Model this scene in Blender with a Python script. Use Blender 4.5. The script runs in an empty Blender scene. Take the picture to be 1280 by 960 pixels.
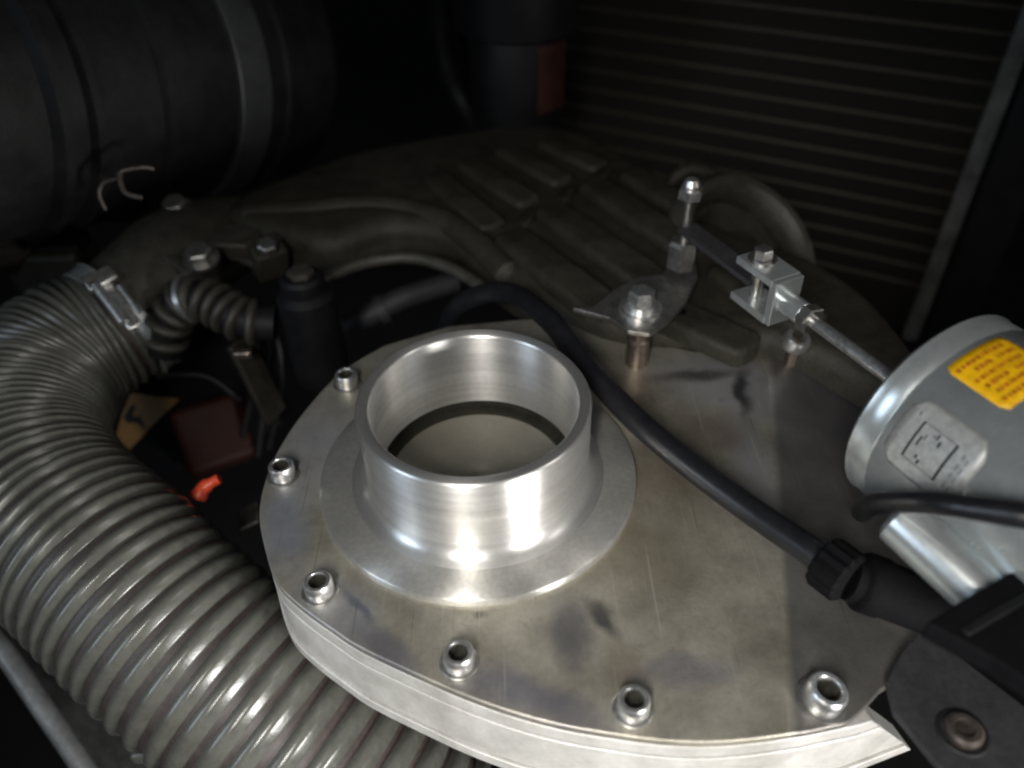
import bpy, bmesh, math, random
from mathutils import Vector, Matrix
random.seed(7)
S = 0.01                      # everything below is measured in centimetres
sc = bpy.context.scene
col = sc.collection

# ------------------------------------------------------------ camera
cam_d = bpy.data.cameras.new('camera'); cam = bpy.data.objects.new('camera', cam_d); col.objects.link(cam)
cam.location = (1.4814*S, -22.95*S, 24.1761*S)
cam.rotation_euler = (Matrix.Rotation(0.8691, 3, 'X') @ Matrix.Rotation(-0.0261, 3, 'Z')).to_euler()
cam_d.sensor_width = 36.0; cam_d.lens = 36.0*1000/1280
cam_d.clip_start = 0.01; cam_d.clip_end = 30
cam_d.dof.use_dof = True; cam_d.dof.focus_distance = 0.305; cam_d.dof.aperture_fstop = 5.6
sc.camera = cam
# ------------------------------------------------------------ world: dim workshop
w = bpy.data.worlds.new('World'); sc.world = w; w.use_nodes = True
w.node_tree.nodes['Background'].inputs[0].default_value = (0.75, 0.85, 1.0, 1)
w.node_tree.nodes['Background'].inputs[1].default_value = 0.014
# ------------------------------------------------------------ workshop lamps and one added fill
def lamp(name, loc, aim, size, size_y, power, color, spread=180):
    d = bpy.data.lights.new(name, 'AREA'); d.shape = 'RECTANGLE'; d.size = size*S; d.size_y = size_y*S
    d.energy = power; d.color = color; d.spread = math.radians(spread)
    o = bpy.data.objects.new(name, d); col.objects.link(o)
    o.location = Vector(loc)*S
    o.rotation_euler = (Vector(aim)-Vector(loc)).to_track_quat('-Z', 'Y').to_euler()
lamp('workshop_lamp', (-9, -48, 36), (2, -14, 0), 8, 22, 0.50, (1.0, 0.965, 0.91), 62)
lamp('low_front_fill', (36, -46, 2), (5, -10, -3), 14, 12, 0.8, (1.0, 0.98, 0.95), 80)  # added fill, low in front, to brighten the cover's side wall
lamp('side_lamp', (60, -20, 45), (3, -6, 0), 6, 40, 0.22, (1.0, 0.95, 0.9), 100)
lamp('window_lamp', (-56, -32, 28), (-2, -8, 0), 20, 36, 0.31, (0.70, 0.84, 1.0), 90)
lamp('ceiling_lamp', (-20, -60, 150), (0, 20, 0), 40, 40, 0.14, (1.0, 0.95, 0.85))
# ------------------------------------------------------------ exposure
sc.view_settings.view_transform = 'Standard'; sc.view_settings.look = 'None'
sc.view_settings.exposure = 0.0; sc.view_settings.gamma = 1.0
sc.cycles.pixel_filter_type = 'BLACKMAN_HARRIS'; sc.cycles.filter_width = 2.2
sc.cycles.use_denoising = True

# ------------------------------------------------------------ materials
def mat(name, c, metal=0.0, rough=0.5, var=0.25, scale=60.0, bump=0.0, bscale=300.0, aniso=0.0, c2=None, rvar=0.1, spec=0.5, stretch=None, grain=0.2):
    m = bpy.data.materials.new(name); m.use_nodes = True; nt = m.node_tree; b = nt.nodes['Principled BSDF']
    tc = nt.nodes.new('ShaderNodeTexCoord'); src = tc.outputs['Object']
    if stretch:
        mp = nt.nodes.new('ShaderNodeMapping'); mp.inputs['Scale'].default_value = stretch
        nt.links.new(src, mp.inputs['Vector']); src = mp.outputs[0]
    n = nt.nodes.new('ShaderNodeTexNoise'); n.inputs['Scale'].default_value = scale; n.inputs['Detail'].default_value = 6
    n.inputs['Roughness'].default_value = 0.65
    nt.links.new(src, n.inputs['Vector'])
    r = nt.nodes.new('ShaderNodeValToRGB'); r.color_ramp.elements[0].position = 0.3; r.color_ramp.elements[1].position = 0.72
    lo = c2 if c2 else tuple(x*(1-var) for x in c)
    r.color_ramp.elements[0].color = (*lo, 1); r.color_ramp.elements[1].color = (*tuple(min(1, x*(1+var*0.6)) for x in c), 1)
    nt.links.new(n.outputs['Fac'], r.inputs[0])
    g = nt.nodes.new('ShaderNodeTexNoise'); g.inputs['Scale'].default_value = 520; g.inputs['Detail'].default_value = 3; nt.links.new(tc.outputs['Object'], g.inputs['Vector'])
    gm = nt.nodes.new('ShaderNodeMapRange'); gm.inputs['From Min'].default_value = 0.3; gm.inputs['From Max'].default_value = 0.7
    gm.inputs['To Min'].default_value = 1-grain; gm.inputs['To Max'].default_value = 1+grain*0.7; nt.links.new(g.outputs['Fac'], gm.inputs['Value'])
    gx = nt.nodes.new('ShaderNodeVectorMath'); gx.operation = 'SCALE'; nt.links.new(r.outputs[0], gx.inputs[0]); nt.links.new(gm.outputs[0], gx.inputs['Scale'])
    nt.links.new(gx.outputs[0], b.inputs['Base Color'])
    mr = nt.nodes.new('ShaderNodeMapRange'); mr.inputs['To Min'].default_value = max(0.03, rough-rvar); mr.inputs['To Max'].default_value = min(1, rough+rvar)
    nt.links.new(n.outputs['Fac'], mr.inputs['Value']); nt.links.new(mr.outputs[0], b.inputs['Roughness'])
    b.inputs['Metallic'].default_value = metal; b.inputs['Specular IOR Level'].default_value = spec
    if aniso:
        b.inputs['Anisotropic'].default_value = aniso; b.inputs['Anisotropic Rotation'].default_value = 0.25
        t = nt.nodes.new('ShaderNodeTangent'); t.direction_type = 'RADIAL'; t.axis = 'Z'; nt.links.new(t.outputs[0], b.inputs['Tangent'])
    if bump:
        n2 = nt.nodes.new('ShaderNodeTexNoise'); n2.inputs['Scale'].default_value = bscale; n2.inputs['Detail'].default_value = 4
        nt.links.new(src, n2.inputs['Vector'])
        bp = nt.nodes.new('ShaderNodeBump'); bp.inputs['Strength'].default_value = bump; bp.inputs['Distance'].default_value = 0.0004
        nt.links.new(n2.outputs['Fac'], bp.inputs['Height']); nt.links.new(bp.outputs[0], b.inputs['Normal'])
    return m

def plate_material():
    """worn aluminium plate with oily hand marks, brownish film and painted-in reflection and shade; the marks are places on the plate itself"""
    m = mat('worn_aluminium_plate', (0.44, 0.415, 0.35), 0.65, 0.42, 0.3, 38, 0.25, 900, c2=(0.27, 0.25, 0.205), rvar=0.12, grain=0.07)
    nt = m.node_tree; b = nt.nodes['Principled BSDF']
    base = b.inputs['Base Color'].links[0].from_socket
    geo = nt.nodes.new('ShaderNodeNewGeometry')
    nz = nt.nodes.new('ShaderNodeTexNoise'); nz.inputs['Scale'].default_value = 70; nz.inputs['Detail'].default_value = 5
    nt.links.new(geo.outputs['Position'], nz.inputs['Vector'])
    sb = nt.nodes.new('ShaderNodeVectorMath'); sb.operation = 'SUBTRACT'; sb.inputs[1].default_value = (0.5, 0.5, 0.5)
    nt.links.new(nz.outputs['Color'], sb.inputs[0])
    sc_ = nt.nodes.new('ShaderNodeVectorMath'); sc_.operation = 'SCALE'; sc_.inputs['Scale'].default_value = 0.012
    nt.links.new(sb.outputs[0], sc_.inputs[0])
    ad = nt.nodes.new('ShaderNodeVectorMath'); ad.operation = 'ADD'
    nt.links.new(geo.outputs['Position'], ad.inputs[0]); nt.links.new(sc_.outputs[0], ad.inputs[1])
    # beyond the crease the bent face's dimmer reflection is painted as a darker skin
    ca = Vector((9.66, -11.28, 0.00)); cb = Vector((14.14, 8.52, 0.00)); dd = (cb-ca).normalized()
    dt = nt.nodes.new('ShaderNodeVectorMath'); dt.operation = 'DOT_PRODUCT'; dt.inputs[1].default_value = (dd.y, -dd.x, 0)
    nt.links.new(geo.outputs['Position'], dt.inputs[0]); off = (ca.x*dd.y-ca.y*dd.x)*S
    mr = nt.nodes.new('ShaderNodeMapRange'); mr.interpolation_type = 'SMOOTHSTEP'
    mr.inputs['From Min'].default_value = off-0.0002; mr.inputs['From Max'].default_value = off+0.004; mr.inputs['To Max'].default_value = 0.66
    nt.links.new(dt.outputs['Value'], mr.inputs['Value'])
    face_shade = mr
    spots = [((11.32, 5.26, 0.00), (4.2, 2.6), -0.5, (0.46, 0.48, 0.55), .6), ((11.41, -0.35, 0.00), (1.3, 4.5), 0.0, (0.42, 0.44, 0.50), .5), ((4.38, -7.03, 0.00), (0.5, 1.2), 0.5, (0.05, 0.05, 0.06), .85), ((3.23, -7.56, 0.00), (1.0, 2.0), 0.1, (0.11, 0.11, 0.13), .7),
             ((-4.19, -6.28, 0.00), (0.25, 1.3), 0.75, (0.08, 0.09, 0.12), .8), ((1.73, -9.89, 0.00), (3.2, 0.9), -0.35, (0.13, 0.13, 0.2), .6),
             ((-3.06, -8.14, 0.00), (2.6, 0.7), -0.8, (0.12, 0.12, 0.16), .65), ((-7.54, -2.46, 0.00), (1.3, 2.8), 0.2, (0.26, 0.30, 0.40), .6), ((-6.86, 1.72, 0.00), (2.2, 3.5), 0.3, (0.5, 0.52, 0.58), .5), ((-4.94, -6.36, 0.00), (2.4, 1.6), -0.6, (0.28, 0.31, 0.38), .4),  # last three: cool reflection from the left painted in as bluish patches
             ((0.10, -6.77, 0.00), (0.25, 0.25), 0, (0.1, 0.09, 0.07), .7), ((6.99, -9.15, 0.00), (2.4, 0.8), 0.1, (0.18, 0.18, 0.24), .45),
             ((6.10, -4.26, 0.00), (3.0, 3.6), 0.3, (0.24, 0.20, 0.13), .5), ((4.94, -8.81, 0.00), (0.9, 1.4), 0.3, (0.2, 0.15, 0.11), .5),
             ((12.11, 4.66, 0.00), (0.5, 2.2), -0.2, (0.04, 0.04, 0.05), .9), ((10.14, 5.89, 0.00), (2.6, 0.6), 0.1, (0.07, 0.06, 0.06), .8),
             ((18.58, 2.80, -2.00), (7.0, 10.5), 0.0, (0.055, 0.05, 0.055), .85), ((7.90, -0.67, 0.00), (4.5, 2.5), -0.5, (0.17, 0.13, 0.085), .5),  # broad first spot: oily film with the canister's shade painted in
             ((10.10, 2.08, 0.00), (2.0, 2.0), 0.1, (0.20, 0.16, 0.14), .6)]
    for (cx, cy, cz), (rx, ry), ang, c, k in spots:
        mp = nt.nodes.new('ShaderNodeMapping'); mp.vector_type = 'TEXTURE'
        mp.inputs['Location'].default_value = (cx*S, cy*S, 0); mp.inputs['Rotation'].default_value = (0, 0, ang)
        mp.inputs['Scale'].default_value = (rx*S, ry*S, 1.0)
        nt.links.new(ad.outputs[0], mp.inputs['Vector'])
        ln = nt.nodes.new('ShaderNodeVectorMath'); ln.operation = 'LENGTH'; nt.links.new(mp.outputs[0], ln.inputs[0])
        mr = nt.nodes.new('ShaderNodeMapRange'); mr.interpolation_type = 'SMOOTHSTEP'
        mr.inputs['From Min'].default_value = 1.15; mr.inputs['From Max'].default_value = 0.2
        mr.inputs['To Min'].default_value = 0; mr.inputs['To Max'].default_value = k
        nt.links.new(ln.outputs['Value'], mr.inputs['Value'])
        mx = nt.nodes.new('ShaderNodeMix'); mx.data_type = 'RGBA'; mx.inputs['B'].default_value = (*c, 1)
        nt.links.new(mr.outputs[0], mx.inputs['Factor']); nt.links.new(base, mx.inputs['A']); base = mx.outputs['Result']
    for k, (rot, sx, sy, lo, hi, c, amt) in enumerate(((0.5, 900, 14, 0.66, 0.74, (0.62, 0.60, 0.56), 0.35), (-0.9, 700, 18, 0.67, 0.74, (0.10, 0.09, 0.08), 0.5), (1.4, 1100, 22, 0.68, 0.73, (0.60, 0.58, 0.55), 0.3))):
        mp = nt.nodes.new('ShaderNodeMapping'); mp.inputs['Rotation'].default_value = (0, 0, rot); mp.inputs['Scale'].default_value = (sx, sy, 1)
        nt.links.new(geo.outputs['Position'], mp.inputs['Vector'])
        ns = nt.nodes.new('ShaderNodeTexNoise'); ns.inputs['Scale'].default_value = 1; ns.inputs['Detail'].default_value = 2; nt.links.new(mp.outputs[0], ns.inputs['Vector'])
        mr = nt.nodes.new('ShaderNodeMapRange'); mr.inputs['From Min'].default_value = lo; mr.inputs['From Max'].default_value = hi; mr.inputs['To Max'].default_value = amt
        nt.links.new(ns.outputs['Fac'], mr.inputs['Value'])
        mx = nt.nodes.new('ShaderNodeMix'); mx.data_type = 'RGBA'; mx.inputs['B'].default_value = (*c, 1)
        nt.links.new(mr.outputs[0], mx.inputs['Factor']); nt.links.new(base, mx.inputs['A']); base = mx.outputs['Result']
    # oily grime specks and blotches
    vn = nt.nodes.new('ShaderNodeTexNoise'); vn.inputs['Scale'].default_value = 150; vn.inputs['Detail'].default_value = 8; vn.inputs['Roughness'].default_value = 0.75
    nt.links.new(geo.outputs['Position'], vn.inputs['Vector'])
    mr = nt.nodes.new('ShaderNodeMapRange'); mr.inputs['From Min'].default_value = 0.56; mr.inputs['From Max'].default_value = 0.72; mr.inputs['To Max'].default_value = 0.4
    nt.links.new(vn.outputs['Fac'], mr.inputs['Value'])
    mx = nt.nodes.new('ShaderNodeMix'); mx.data_type = 'RGBA'; mx.inputs['B'].default_value = (0.15, 0.14, 0.13, 1)
    nt.links.new(mr.outputs[0], mx.inputs['Factor']); nt.links.new(base, mx.inputs['A']); base = mx.outputs['Result']
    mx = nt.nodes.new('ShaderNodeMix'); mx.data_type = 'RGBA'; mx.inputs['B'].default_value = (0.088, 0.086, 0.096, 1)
    nt.links.new(face_shade.outputs[0], mx.inputs['Factor']); nt.links.new(base, mx.inputs['A']); base = mx.outputs['Result']
    nt.links.new(base, b.inputs['Base Color'])
    return m

M = dict(
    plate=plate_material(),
    shaded_face=mat('blue_black_shaded_sheet', (0.085, 0.080, 0.082), 0.4, 0.45, 0.4, 45, 0.3, 700),  # unused dark tone for the shaded face beyond the crease
    turned=mat('turned_aluminium', (0.72, 0.71, 0.69), 0.88, 0.37, 0.15, 8, 0.12, 60, aniso=0.8, rvar=0.06, grain=0.05, stretch=(1, 1, 40)),
    disc=mat('turned_aluminium_disc', (0.52, 0.51, 0.48), 0.75, 0.36, 0.2, 30, 0.1, 500, aniso=0.88, rvar=0.05, grain=0.1),
    edge=mat('milled_aluminium_side', (0.60, 0.59, 0.57), 0.3, 0.42, 0.22, 45, 0.2, 700, c2=(0.40, 0.39, 0.36), grain=0.07),
    inner=mat('dull_tan_metal', (0.17, 0.16, 0.13), 0.05, 0.5, 0.2, 60, grain=0.06),
    steel=mat('bright_zinc_steel', (0.80, 0.80, 0.79), 0.92, 0.32, 0.2, 300, 0.1, 900),
    dullsteel=mat('dull_steel', (0.42, 0.41, 0.39), 0.9, 0.35, 0.3, 200, 0.1, 900),
    zinc=mat('zinc_plated_can', (0.56, 0.60, 0.60), 0.68, 0.26, 0.12, 90, 0.03, 900, rvar=0.04, grain=0.05),
    copper=mat('warm_steel_metal', (0.34, 0.28, 0.24), 0.9, 0.35, 0.25, 200),
    cast=mat('sooty_cast_aluminium', (0.035, 0.032, 0.023), 0.1, 0.6, 0.45, 50, 1.0, 500, spec=0.35),
    cast2=mat('dusty_grey_casting', (0.055, 0.052, 0.042), 0.15, 0.5, 0.4, 90, 0.6, 600),
    rubber=mat('black_rubber', (0.012, 0.0125, 0.015), 0, 0.32, 0.3, 80, 0.15, 600),
    plastic=mat('black_plastic', (0.008, 0.008, 0.009), 0, 0.5, 0.3, 60, 0.3, 800, spec=0.3),
    oldbolt=mat('brown_old_bolt', (0.07, 0.058, 0.05), 0.4, 0.5, 0.4, 300),
    panelgrey=mat('scuffed_grey_panel', (0.11, 0.115, 0.11), 0.1, 0.5, 0.6, 40, 0.3, 500),
    matte=mat('matte_black_rubber', (0.005, 0.005, 0.006), 0, 0.75, 0.3, 60, 0.3, 800, spec=0.08),
    slate=mat('slate_grey_painted_metal', (0.036, 0.036, 0.039), 0.1, 0.6, 0.25, 60, 0.2, 900),
    filt=mat('dusty_black_plastic', (0.010, 0.010, 0.0105), 0, 0.55, 0.5, 40, 0.3, 600, spec=0.25),
    strap=mat('grey_band_metal', (0.04, 0.042, 0.045), 0.2, 0.5, 0.2, 60),
    rib=mat('grey_hose_plastic', (0.10, 0.102, 0.09), 0.0, 0.24, 0.35, 55, 0.15, 400, c2=(0.055, 0.054, 0.047), grain=0.06),
    web=mat('brown_grey_hose_wall', (0.06, 0.047, 0.044), 0.0, 0.5, 0.3, 60),
    fin=mat('radiator_aluminium', (0.060, 0.054, 0.038), 0.2, 0.5, 0.25, 80),
    core=mat('radiator_core_dark', (0.014, 0.0125, 0.010), 0, 0.8, 0.3, 300, 0.8, 900, spec=0.2),
    floor=mat('dark_engine_bay', (0.012, 0.012, 0.012), 0, 0.8, 0.4, 20),
    yellow=mat('yellow_label', (0.95, 0.52, 0.004), 0, 0.45, 0.08, 80),
    orange=mat('orange_print', (0.55, 0.17, 0.01), 0, 0.5, 0.2, 500),
    paper=mat('silver_paper_label', (0.36, 0.37, 0.36), 0.25, 0.42, 0.1, 60),
    ink=mat('black_ink', (0.012, 0.012, 0.013), 0, 0.6, 0.2, 200, spec=0.25),
    fadeink=mat('faded_ink', (0.22, 0.22, 0.22), 0.2, 0.5, 0.3, 400),
    warn=mat('amber_warning_sticker', (0.22, 0.105, 0.008), 0, 0.5, 0.2, 60),
    red=mat('bright_red_plastic', (1.0, 0.11, 0.045), 0, 0.35, 0.1, 60),
    maroon=mat('brown_red_plastic', (0.02, 0.006, 0.004), 0, 0.6, 0.3, 60, spec=0.15),
    label=mat('faded_red_label', (0.05, 0.017, 0.012), 0, 0.5, 0.4, 90),
    rail=mat('grey_fender_paint', (0.2, 0.21, 0.21), 0.2, 0.4, 0.35, 60),
    pale=mat('pale_dirt', (0.45, 0.44, 0.36), 0, 0.8, 0.3, 300),
)

# ------------------------------------------------------------ mesh helpers
def frame(axis, up=(0, 0, 1)):
    a = Vector(axis).normalized(); u = Vector(up)
    if abs(a.dot(u.normalized())) > 0.98: u = Vector((0, 1, 0))
    x = u.cross(a).normalized(); y = a.cross(x).normalized()
    return x, y, a                       # x, y span the section, a is the axis

class MB:
    def __init__(s): s.v = []; s.f = []
    def add(s, vs, fs):
        n = len(s.v); s.v += [Vector(v) for v in vs]; s.f += [tuple(i+n for i in f) for f in fs]; return s
    def lathe(s, prof, c=(0, 0, 0), axis=(0, 0, 1), seg=48, up=(0, 0, 1), a0=0, a1=360):
        """prof: list of (radius, distance along axis)"""
        x, y, a = frame(axis, up) if Vector(axis).normalized() != Vector((0, 0, 1)) else (Vector((1, 0, 0)), Vector((0, 1, 0)), Vector((0, 0, 1)))
        c = Vector(c); full = abs(a1-a0) >= 360; n = seg if full else seg+1; vs = []; fs = []
        for r, h in prof:
            for k in range(n):
                t = math.radians(a0+(a1-a0)*k/seg); vs.append(c+a*h+x*(r*math.cos(t))+y*(r*math.sin(t)))
        for i in range(len(prof)-1):
            for k in range(seg):
                k2 = (k+1) % n
                fs.append((i*n+k, i*n+k2, (i+1)*n+k2, (i+1)*n+k))
        if full:
            if prof[0][0] > 1e-4: fs.append(tuple(range(n-1, -1, -1)))
            if prof[-1][0] > 1e-4: fs.append(tuple((len(prof)-1)*n+k for k in range(n)))
        return s.add(vs, fs)
    def ring(s, prof, c=(0, 0, 0), axis=(0, 0, 1), seg=64, up=(0, 0, 1)):
        """closed profile swept round: no caps"""
        x, y, a = frame(axis, up); c = Vector(c); vs = []; fs = []; m = len(prof)
        for r, h in prof:
            for k in range(seg):
                t = 2*math.pi*k/seg; vs.append(c+a*h+x*(r*math.cos(t))+y*(r*math.sin(t)))
        for i in range(m):
            j = (i+1) % m
            for k in range(seg):
                k2 = (k+1) % seg; fs.append((i*seg+k, i*seg+k2, j*seg+k2, j*seg+k))
        return s.add(vs, fs)
    def tube(s, pts, rad, seg=20, caps=True):
        pts = [Vector(p) for p in pts]; n = len(pts); vs = []; fs = []; x = None
        for i, p in enumerate(pts):
            t = (pts[min(i+1, n-1)]-pts[max(i-1, 0)]).normalized()
            if x is None: x = frame(t)[0]
            x = (x-t*x.dot(t)).normalized(); y = t.cross(x); r = rad[i] if isinstance(rad, (list, tuple)) else rad
            for k in range(seg):
                a = 2*math.pi*k/seg; vs.append(p+x*(r*math.cos(a))+y*(r*math.sin(a)))
        for i in range(n-1):
            for k in range(seg):
                k2 = (k+1) % seg; fs.append((i*seg+k, i*seg+k2, (i+1)*seg+k2, (i+1)*seg+k))
        if caps: fs += [tuple(range(seg-1, -1, -1)), tuple((n-1)*seg+k for k in range(seg))]
        return s.add(vs, fs)
    def box(s, c, size, axes=None):
        c = Vector(c); X, Y, Z = axes if axes else (Vector((1, 0, 0)), Vector((0, 1, 0)), Vector((0, 0, 1)))
        vs = [c+X*(i*size[0]/2)+Y*(j*size[1]/2)+Z*(k*size[2]/2) for k in (-1, 1) for j in (-1, 1) for i in (-1, 1)]
        return s.add(vs, [(0, 2, 3, 1), (4, 5, 7, 6), (0, 1, 5, 4), (2, 6, 7, 3), (0, 4, 6, 2), (1, 3, 7, 5)])
    def bar(s, p, q, w, h, up=(0, 0, 1)):
        p = Vector(p); q = Vector(q); x, y, a = frame(q-p, up)
        return s.box((p+q)/2, (w, h, (q-p).length), (x, y, a))
    def prism(s, pts, z0, z1):
        n = len(pts); area = sum(pts[i][0]*pts[(i+1) % n][1]-pts[(i+1) % n][0]*pts[i][1] for i in range(n))
        if area < 0: pts = pts[::-1]
        vs = [(p[0], p[1], z0) for p in pts]+[(p[0], p[1], z1) for p in pts]
        fs = [tuple(range(n-1, -1, -1)), tuple(range(n, 2*n))]+[(i, (i+1) % n, n+(i+1) % n, n+i) for i in range(n)]
        return s.add(vs, fs)
    def hexa(s, c, axis, r, h, rot=0):
        return s.lathe([(r*0.9, 0), (r, h*0.08), (r, h*0.88), (r*0.86, h)], c, axis, 6, a0=rot, a1=rot+360)

WPOS = {}
def build(mb, name, m, parent=None, smooth=35, bevel=0, bseg=2, origin=None, weld=False):
    me = bpy.data.meshes.new(name)
    n = len(mb.v); o0 = Vector(origin) if origin is not None else sum(mb.v, Vector())/n
    me.from_pydata([(v-o0)*S for v in mb.v], [], mb.f); me.update()
    bm = bmesh.new(); bm.from_mesh(me)
    if weld: bmesh.ops.remove_doubles(bm, verts=bm.verts, dist=0.00001)
    bmesh.ops.recalc_face_normals(bm, faces=bm.faces); bm.to_mesh(me); bm.free()
    if smooth:
        me.shade_smooth(); me.set_sharp_from_angle(angle=math.radians(smooth))
    me.materials.append(M[m])
    o = bpy.data.objects.new(name, me); col.objects.link(o)
    if parent: o.parent = parent; o.location = (o0-WPOS[parent.name])*S
    else: o.location = o0*S
    WPOS[o.name] = o0
    if bevel:
        b = o.modifiers.new('bevel', 'BEVEL'); b.width = bevel*S; b.segments = bseg; b.limit_method = 'ANGLE'; b.angle_limit = math.radians(40)
        b.harden_normals = False
    return o
def thing(name, label, cat, loc, group=None):
    o = bpy.data.objects.new(name, None); col.objects.link(o); o.empty_display_size = 0.01
    o.location = Vector(loc)*S; WPOS[o.name] = Vector(loc); o['label'] = label; o['category'] = cat
    if group: o['group'] = group
    return o
def tag(o, label, cat, group=None):
    o['label'] = label; o['category'] = cat
    if group: o['group'] = group
    return o
def clone(o, dloc, parent, rotz=0):
    """a copy of a part with its sub-parts, moved by dloc (cm)"""
    c = o.copy(); col.objects.link(c); c.parent = parent; c.location = o.location+Vector(dloc)*S; c.rotation_euler.z = rotz
    for ch in o.children:
        d = ch.copy(); col.objects.link(d); d.parent = c
    return c
def spline(pts, n=10):
    """Catmull-Rom through tuples of any length"""
    out = []; N = len(pts)
    for i in range(N-1):
        a = pts[max(i-1, 0)]; b = pts[i]; c = pts[i+1]; d = pts[min(i+2, N-1)]
        for k in range(n):
            t = k/n
            out.append(tuple(0.5*((2*b[j])+(-a[j]+c[j])*t+(2*a[j]-5*b[j]+4*c[j]-d[j])*t*t+(-a[j]+3*b[j]-3*c[j]+d[j])*t**3) for j in range(len(b))))
    out.append(tuple(pts[-1])); return out

# ------------------------------------------------------------ setting
fl = MB(); fl.box((0, 60, -45.5), (400, 400, 1)); o = build(fl, 'engine_bay_floor', 'floor', smooth=0); o['kind'] = 'structure'

# ------------------------------------------------------------ aluminium inlet cover
cover = thing('inlet_cover', 'flat aluminium inlet cover plate with socket bolts round its edge and a round spout', 'cover plate', (0, 0, -4))
outline_arc = [(-4.85, 8.88, -0.00), (-6.59, 7.06, 0.00), (-7.68, 4.88, 0.00), (-8.46, 2.52, 0.00), (-8.80, 0.37, 0.00), (-8.68, -1.81, 0.00), (-7.95, -3.88, 0.00), (-7.28, -5.20, 0.00),
               (-6.34, -6.15, 0.00), (-5.02, -7.16, 0.00), (-3.86, -7.96, 0.00), (-1.76, -9.05, 0.00), (-0.29, -9.76, 0.00), (1.21, -10.36, 0.00), (2.70, -10.82, 0.00), (4.16, -11.13, 0.00),
               (5.60, -11.37, 0.00), (7.04, -11.48, 0.00), (8.52, -11.42, 0.00), (10.04, -11.24, 0.00), (11.15, -10.99, 0.00)]
arc = spline([p[:2] for p in outline_arc], 6)
corner = spline([p[:2] for p in ((11.15, -10.99, 0.00), (11.70, -10.83, 0.00), (12.35, -10.40, 0.00), (13.22, -9.69, 0.00))], 5)[1:]
XC = 970
right = [p[:2] for p in ((15.75, -8.23, 0.00), (18.78, -1.92, 0.00), (20.51, 5.46, 0.00), (18.15, 8.41, 0.00))]
mid_b = (9.66, -11.28, 0.00)[:2]; mid_t = (14.14, 8.52, 0.00)[:2]
backe = [p[:2] for p in ((13.76, 8.60, -0.00), (10.49, 7.71, 0.00), (7.91, 8.79, 0.00), (5.98, 11.44, 0.00), (4.06, 10.95, -0.00), (1.77, 10.77, 0.00), (-1.72, 10.36, 0.00))]
# the plate's main part and its dark right part, which falls away gently beyond a crease
full = arc+corner+right+[mid_t]+backe
pl = MB()
cr_a = Vector((mid_b[0], mid_b[1])); cr_b = Vector((mid_t[0], mid_t[1])); cd = (cr_b-cr_a).normalized(); cn = Vector((cd.y, -cd.x))
SLOPE = 0.15
def crease_z(x, y):
    d = (Vector((x, y))-cr_a).dot(cn)
    return -max(0, d)*SLOPE
def prism_bent(pts, top, bot):
    """plate from its outline, split along the crease"""
    mb = MB(); n = len(pts)
    bm = bmesh.new(); vs = [bm.verts.new((p[0], p[1], 0)) for p in pts]; f = bm.faces.new(vs)
    bmesh.ops.bisect_plane(bm, geom=bm.verts[:]+bm.edges[:]+bm.faces[:], plane_co=(cr_a.x, cr_a.y, 0), plane_no=(cn.x, cn.y, 0))
    r = bmesh.ops.extrude_face_region(bm, geom=bm.faces[:])
    tops = set(v for v in r['geom'] if isinstance(v, bmesh.types.BMVert))
    for v in bm.verts:
        z = crease_z(v.co.x, v.co.y)
        v.co.z = z+(top if v in tops else bot)
    bm.verts.index_update()
    mb.v = [v.co.copy() for v in bm.verts]; mb.f = [tuple(v.index for v in f.verts) for f in bm.faces]
    bm.free(); return mb
pb = prism_bent(full, 0, -0.35)
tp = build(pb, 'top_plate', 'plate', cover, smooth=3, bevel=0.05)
# side wall in layers below, each following the arc
def wall(name, path, z0, z1, off, thick, end, m):
    """band hanging below the plate's arc; end = extra lean of the cut end"""
    n = len(path); vs = []; fs = []
    for i in range(n):
        a = Vector(path[max(i-1, 0)]); b = Vector(path[min(i+1, n-1)]); t = (b-a).normalized(); nn = Vector((t.y, -t.x))
        p = Vector(path[i]); q0 = p-nn*(-off); q1 = q0-nn*thick
        ext = t*end if i == n-1 else Vector((0, 0))
        e1 = t*(0.75*(-0.36-z1)) if i == n-1 else Vector((0, 0)); e0 = t*(0.75*(-0.36-z0)) if i == n-1 else Vector((0, 0)); cz = crease_z(p.x, p.y)
        vs += [(q0.x+e1.x, q0.y+e1.y, z1+cz), (q0.x+e0.x, q0.y+e0.y, z0+cz), (q1.x+e0.x, q1.y+e0.y, z0+cz), (q1.x+e1.x, q1.y+e1.y, z1+cz)]
    for i in range(n-1):
        for k in range(4): fs.append((i*4+k, i*4+(k+1) % 4, i*4+4+(k+1) % 4, i*4+4+k))
    fs += [(0, 1, 2, 3), ((n-1)*4+3, (n-1)*4+2, (n-1)*4+1, (n-1)*4)]
    mb = MB().add(vs, fs); return build(mb, name, m, cover, smooth=40, bevel=0.03)
tail = spline([p[:2] for p in ((10.04, -11.24, 0.00), (11.18, -10.97, -0.10), (12.10, -10.76, -0.20), (12.72, -10.57, -0.30))], 5)
warc = [p for p in arc if (p[0] < (9.92, -11.24, 0.00)[0] or p[1] > -6)]+tail[1:]
wall('upper_wall', warc, -1.0, -0.36, 0.0, 0.7, 0.7, 'edge')
wall('seam', warc, -1.08, -1.0, -0.07, 0.6, 0.1, 'slate')
wall('lower_wall', warc, -3.3, -1.08, 0.03, 0.9, 1.6, 'edge')
wall('bottom_flange', warc, -3.9, -3.36, 0.14, 1.0, 0.3, 'edge')
build(MB().prism([(p[0]*0.93+0.3, p[1]*0.93) for p in full], -4.6, -0.9), 'core_block', 'slate', cover, smooth=0)
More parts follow.
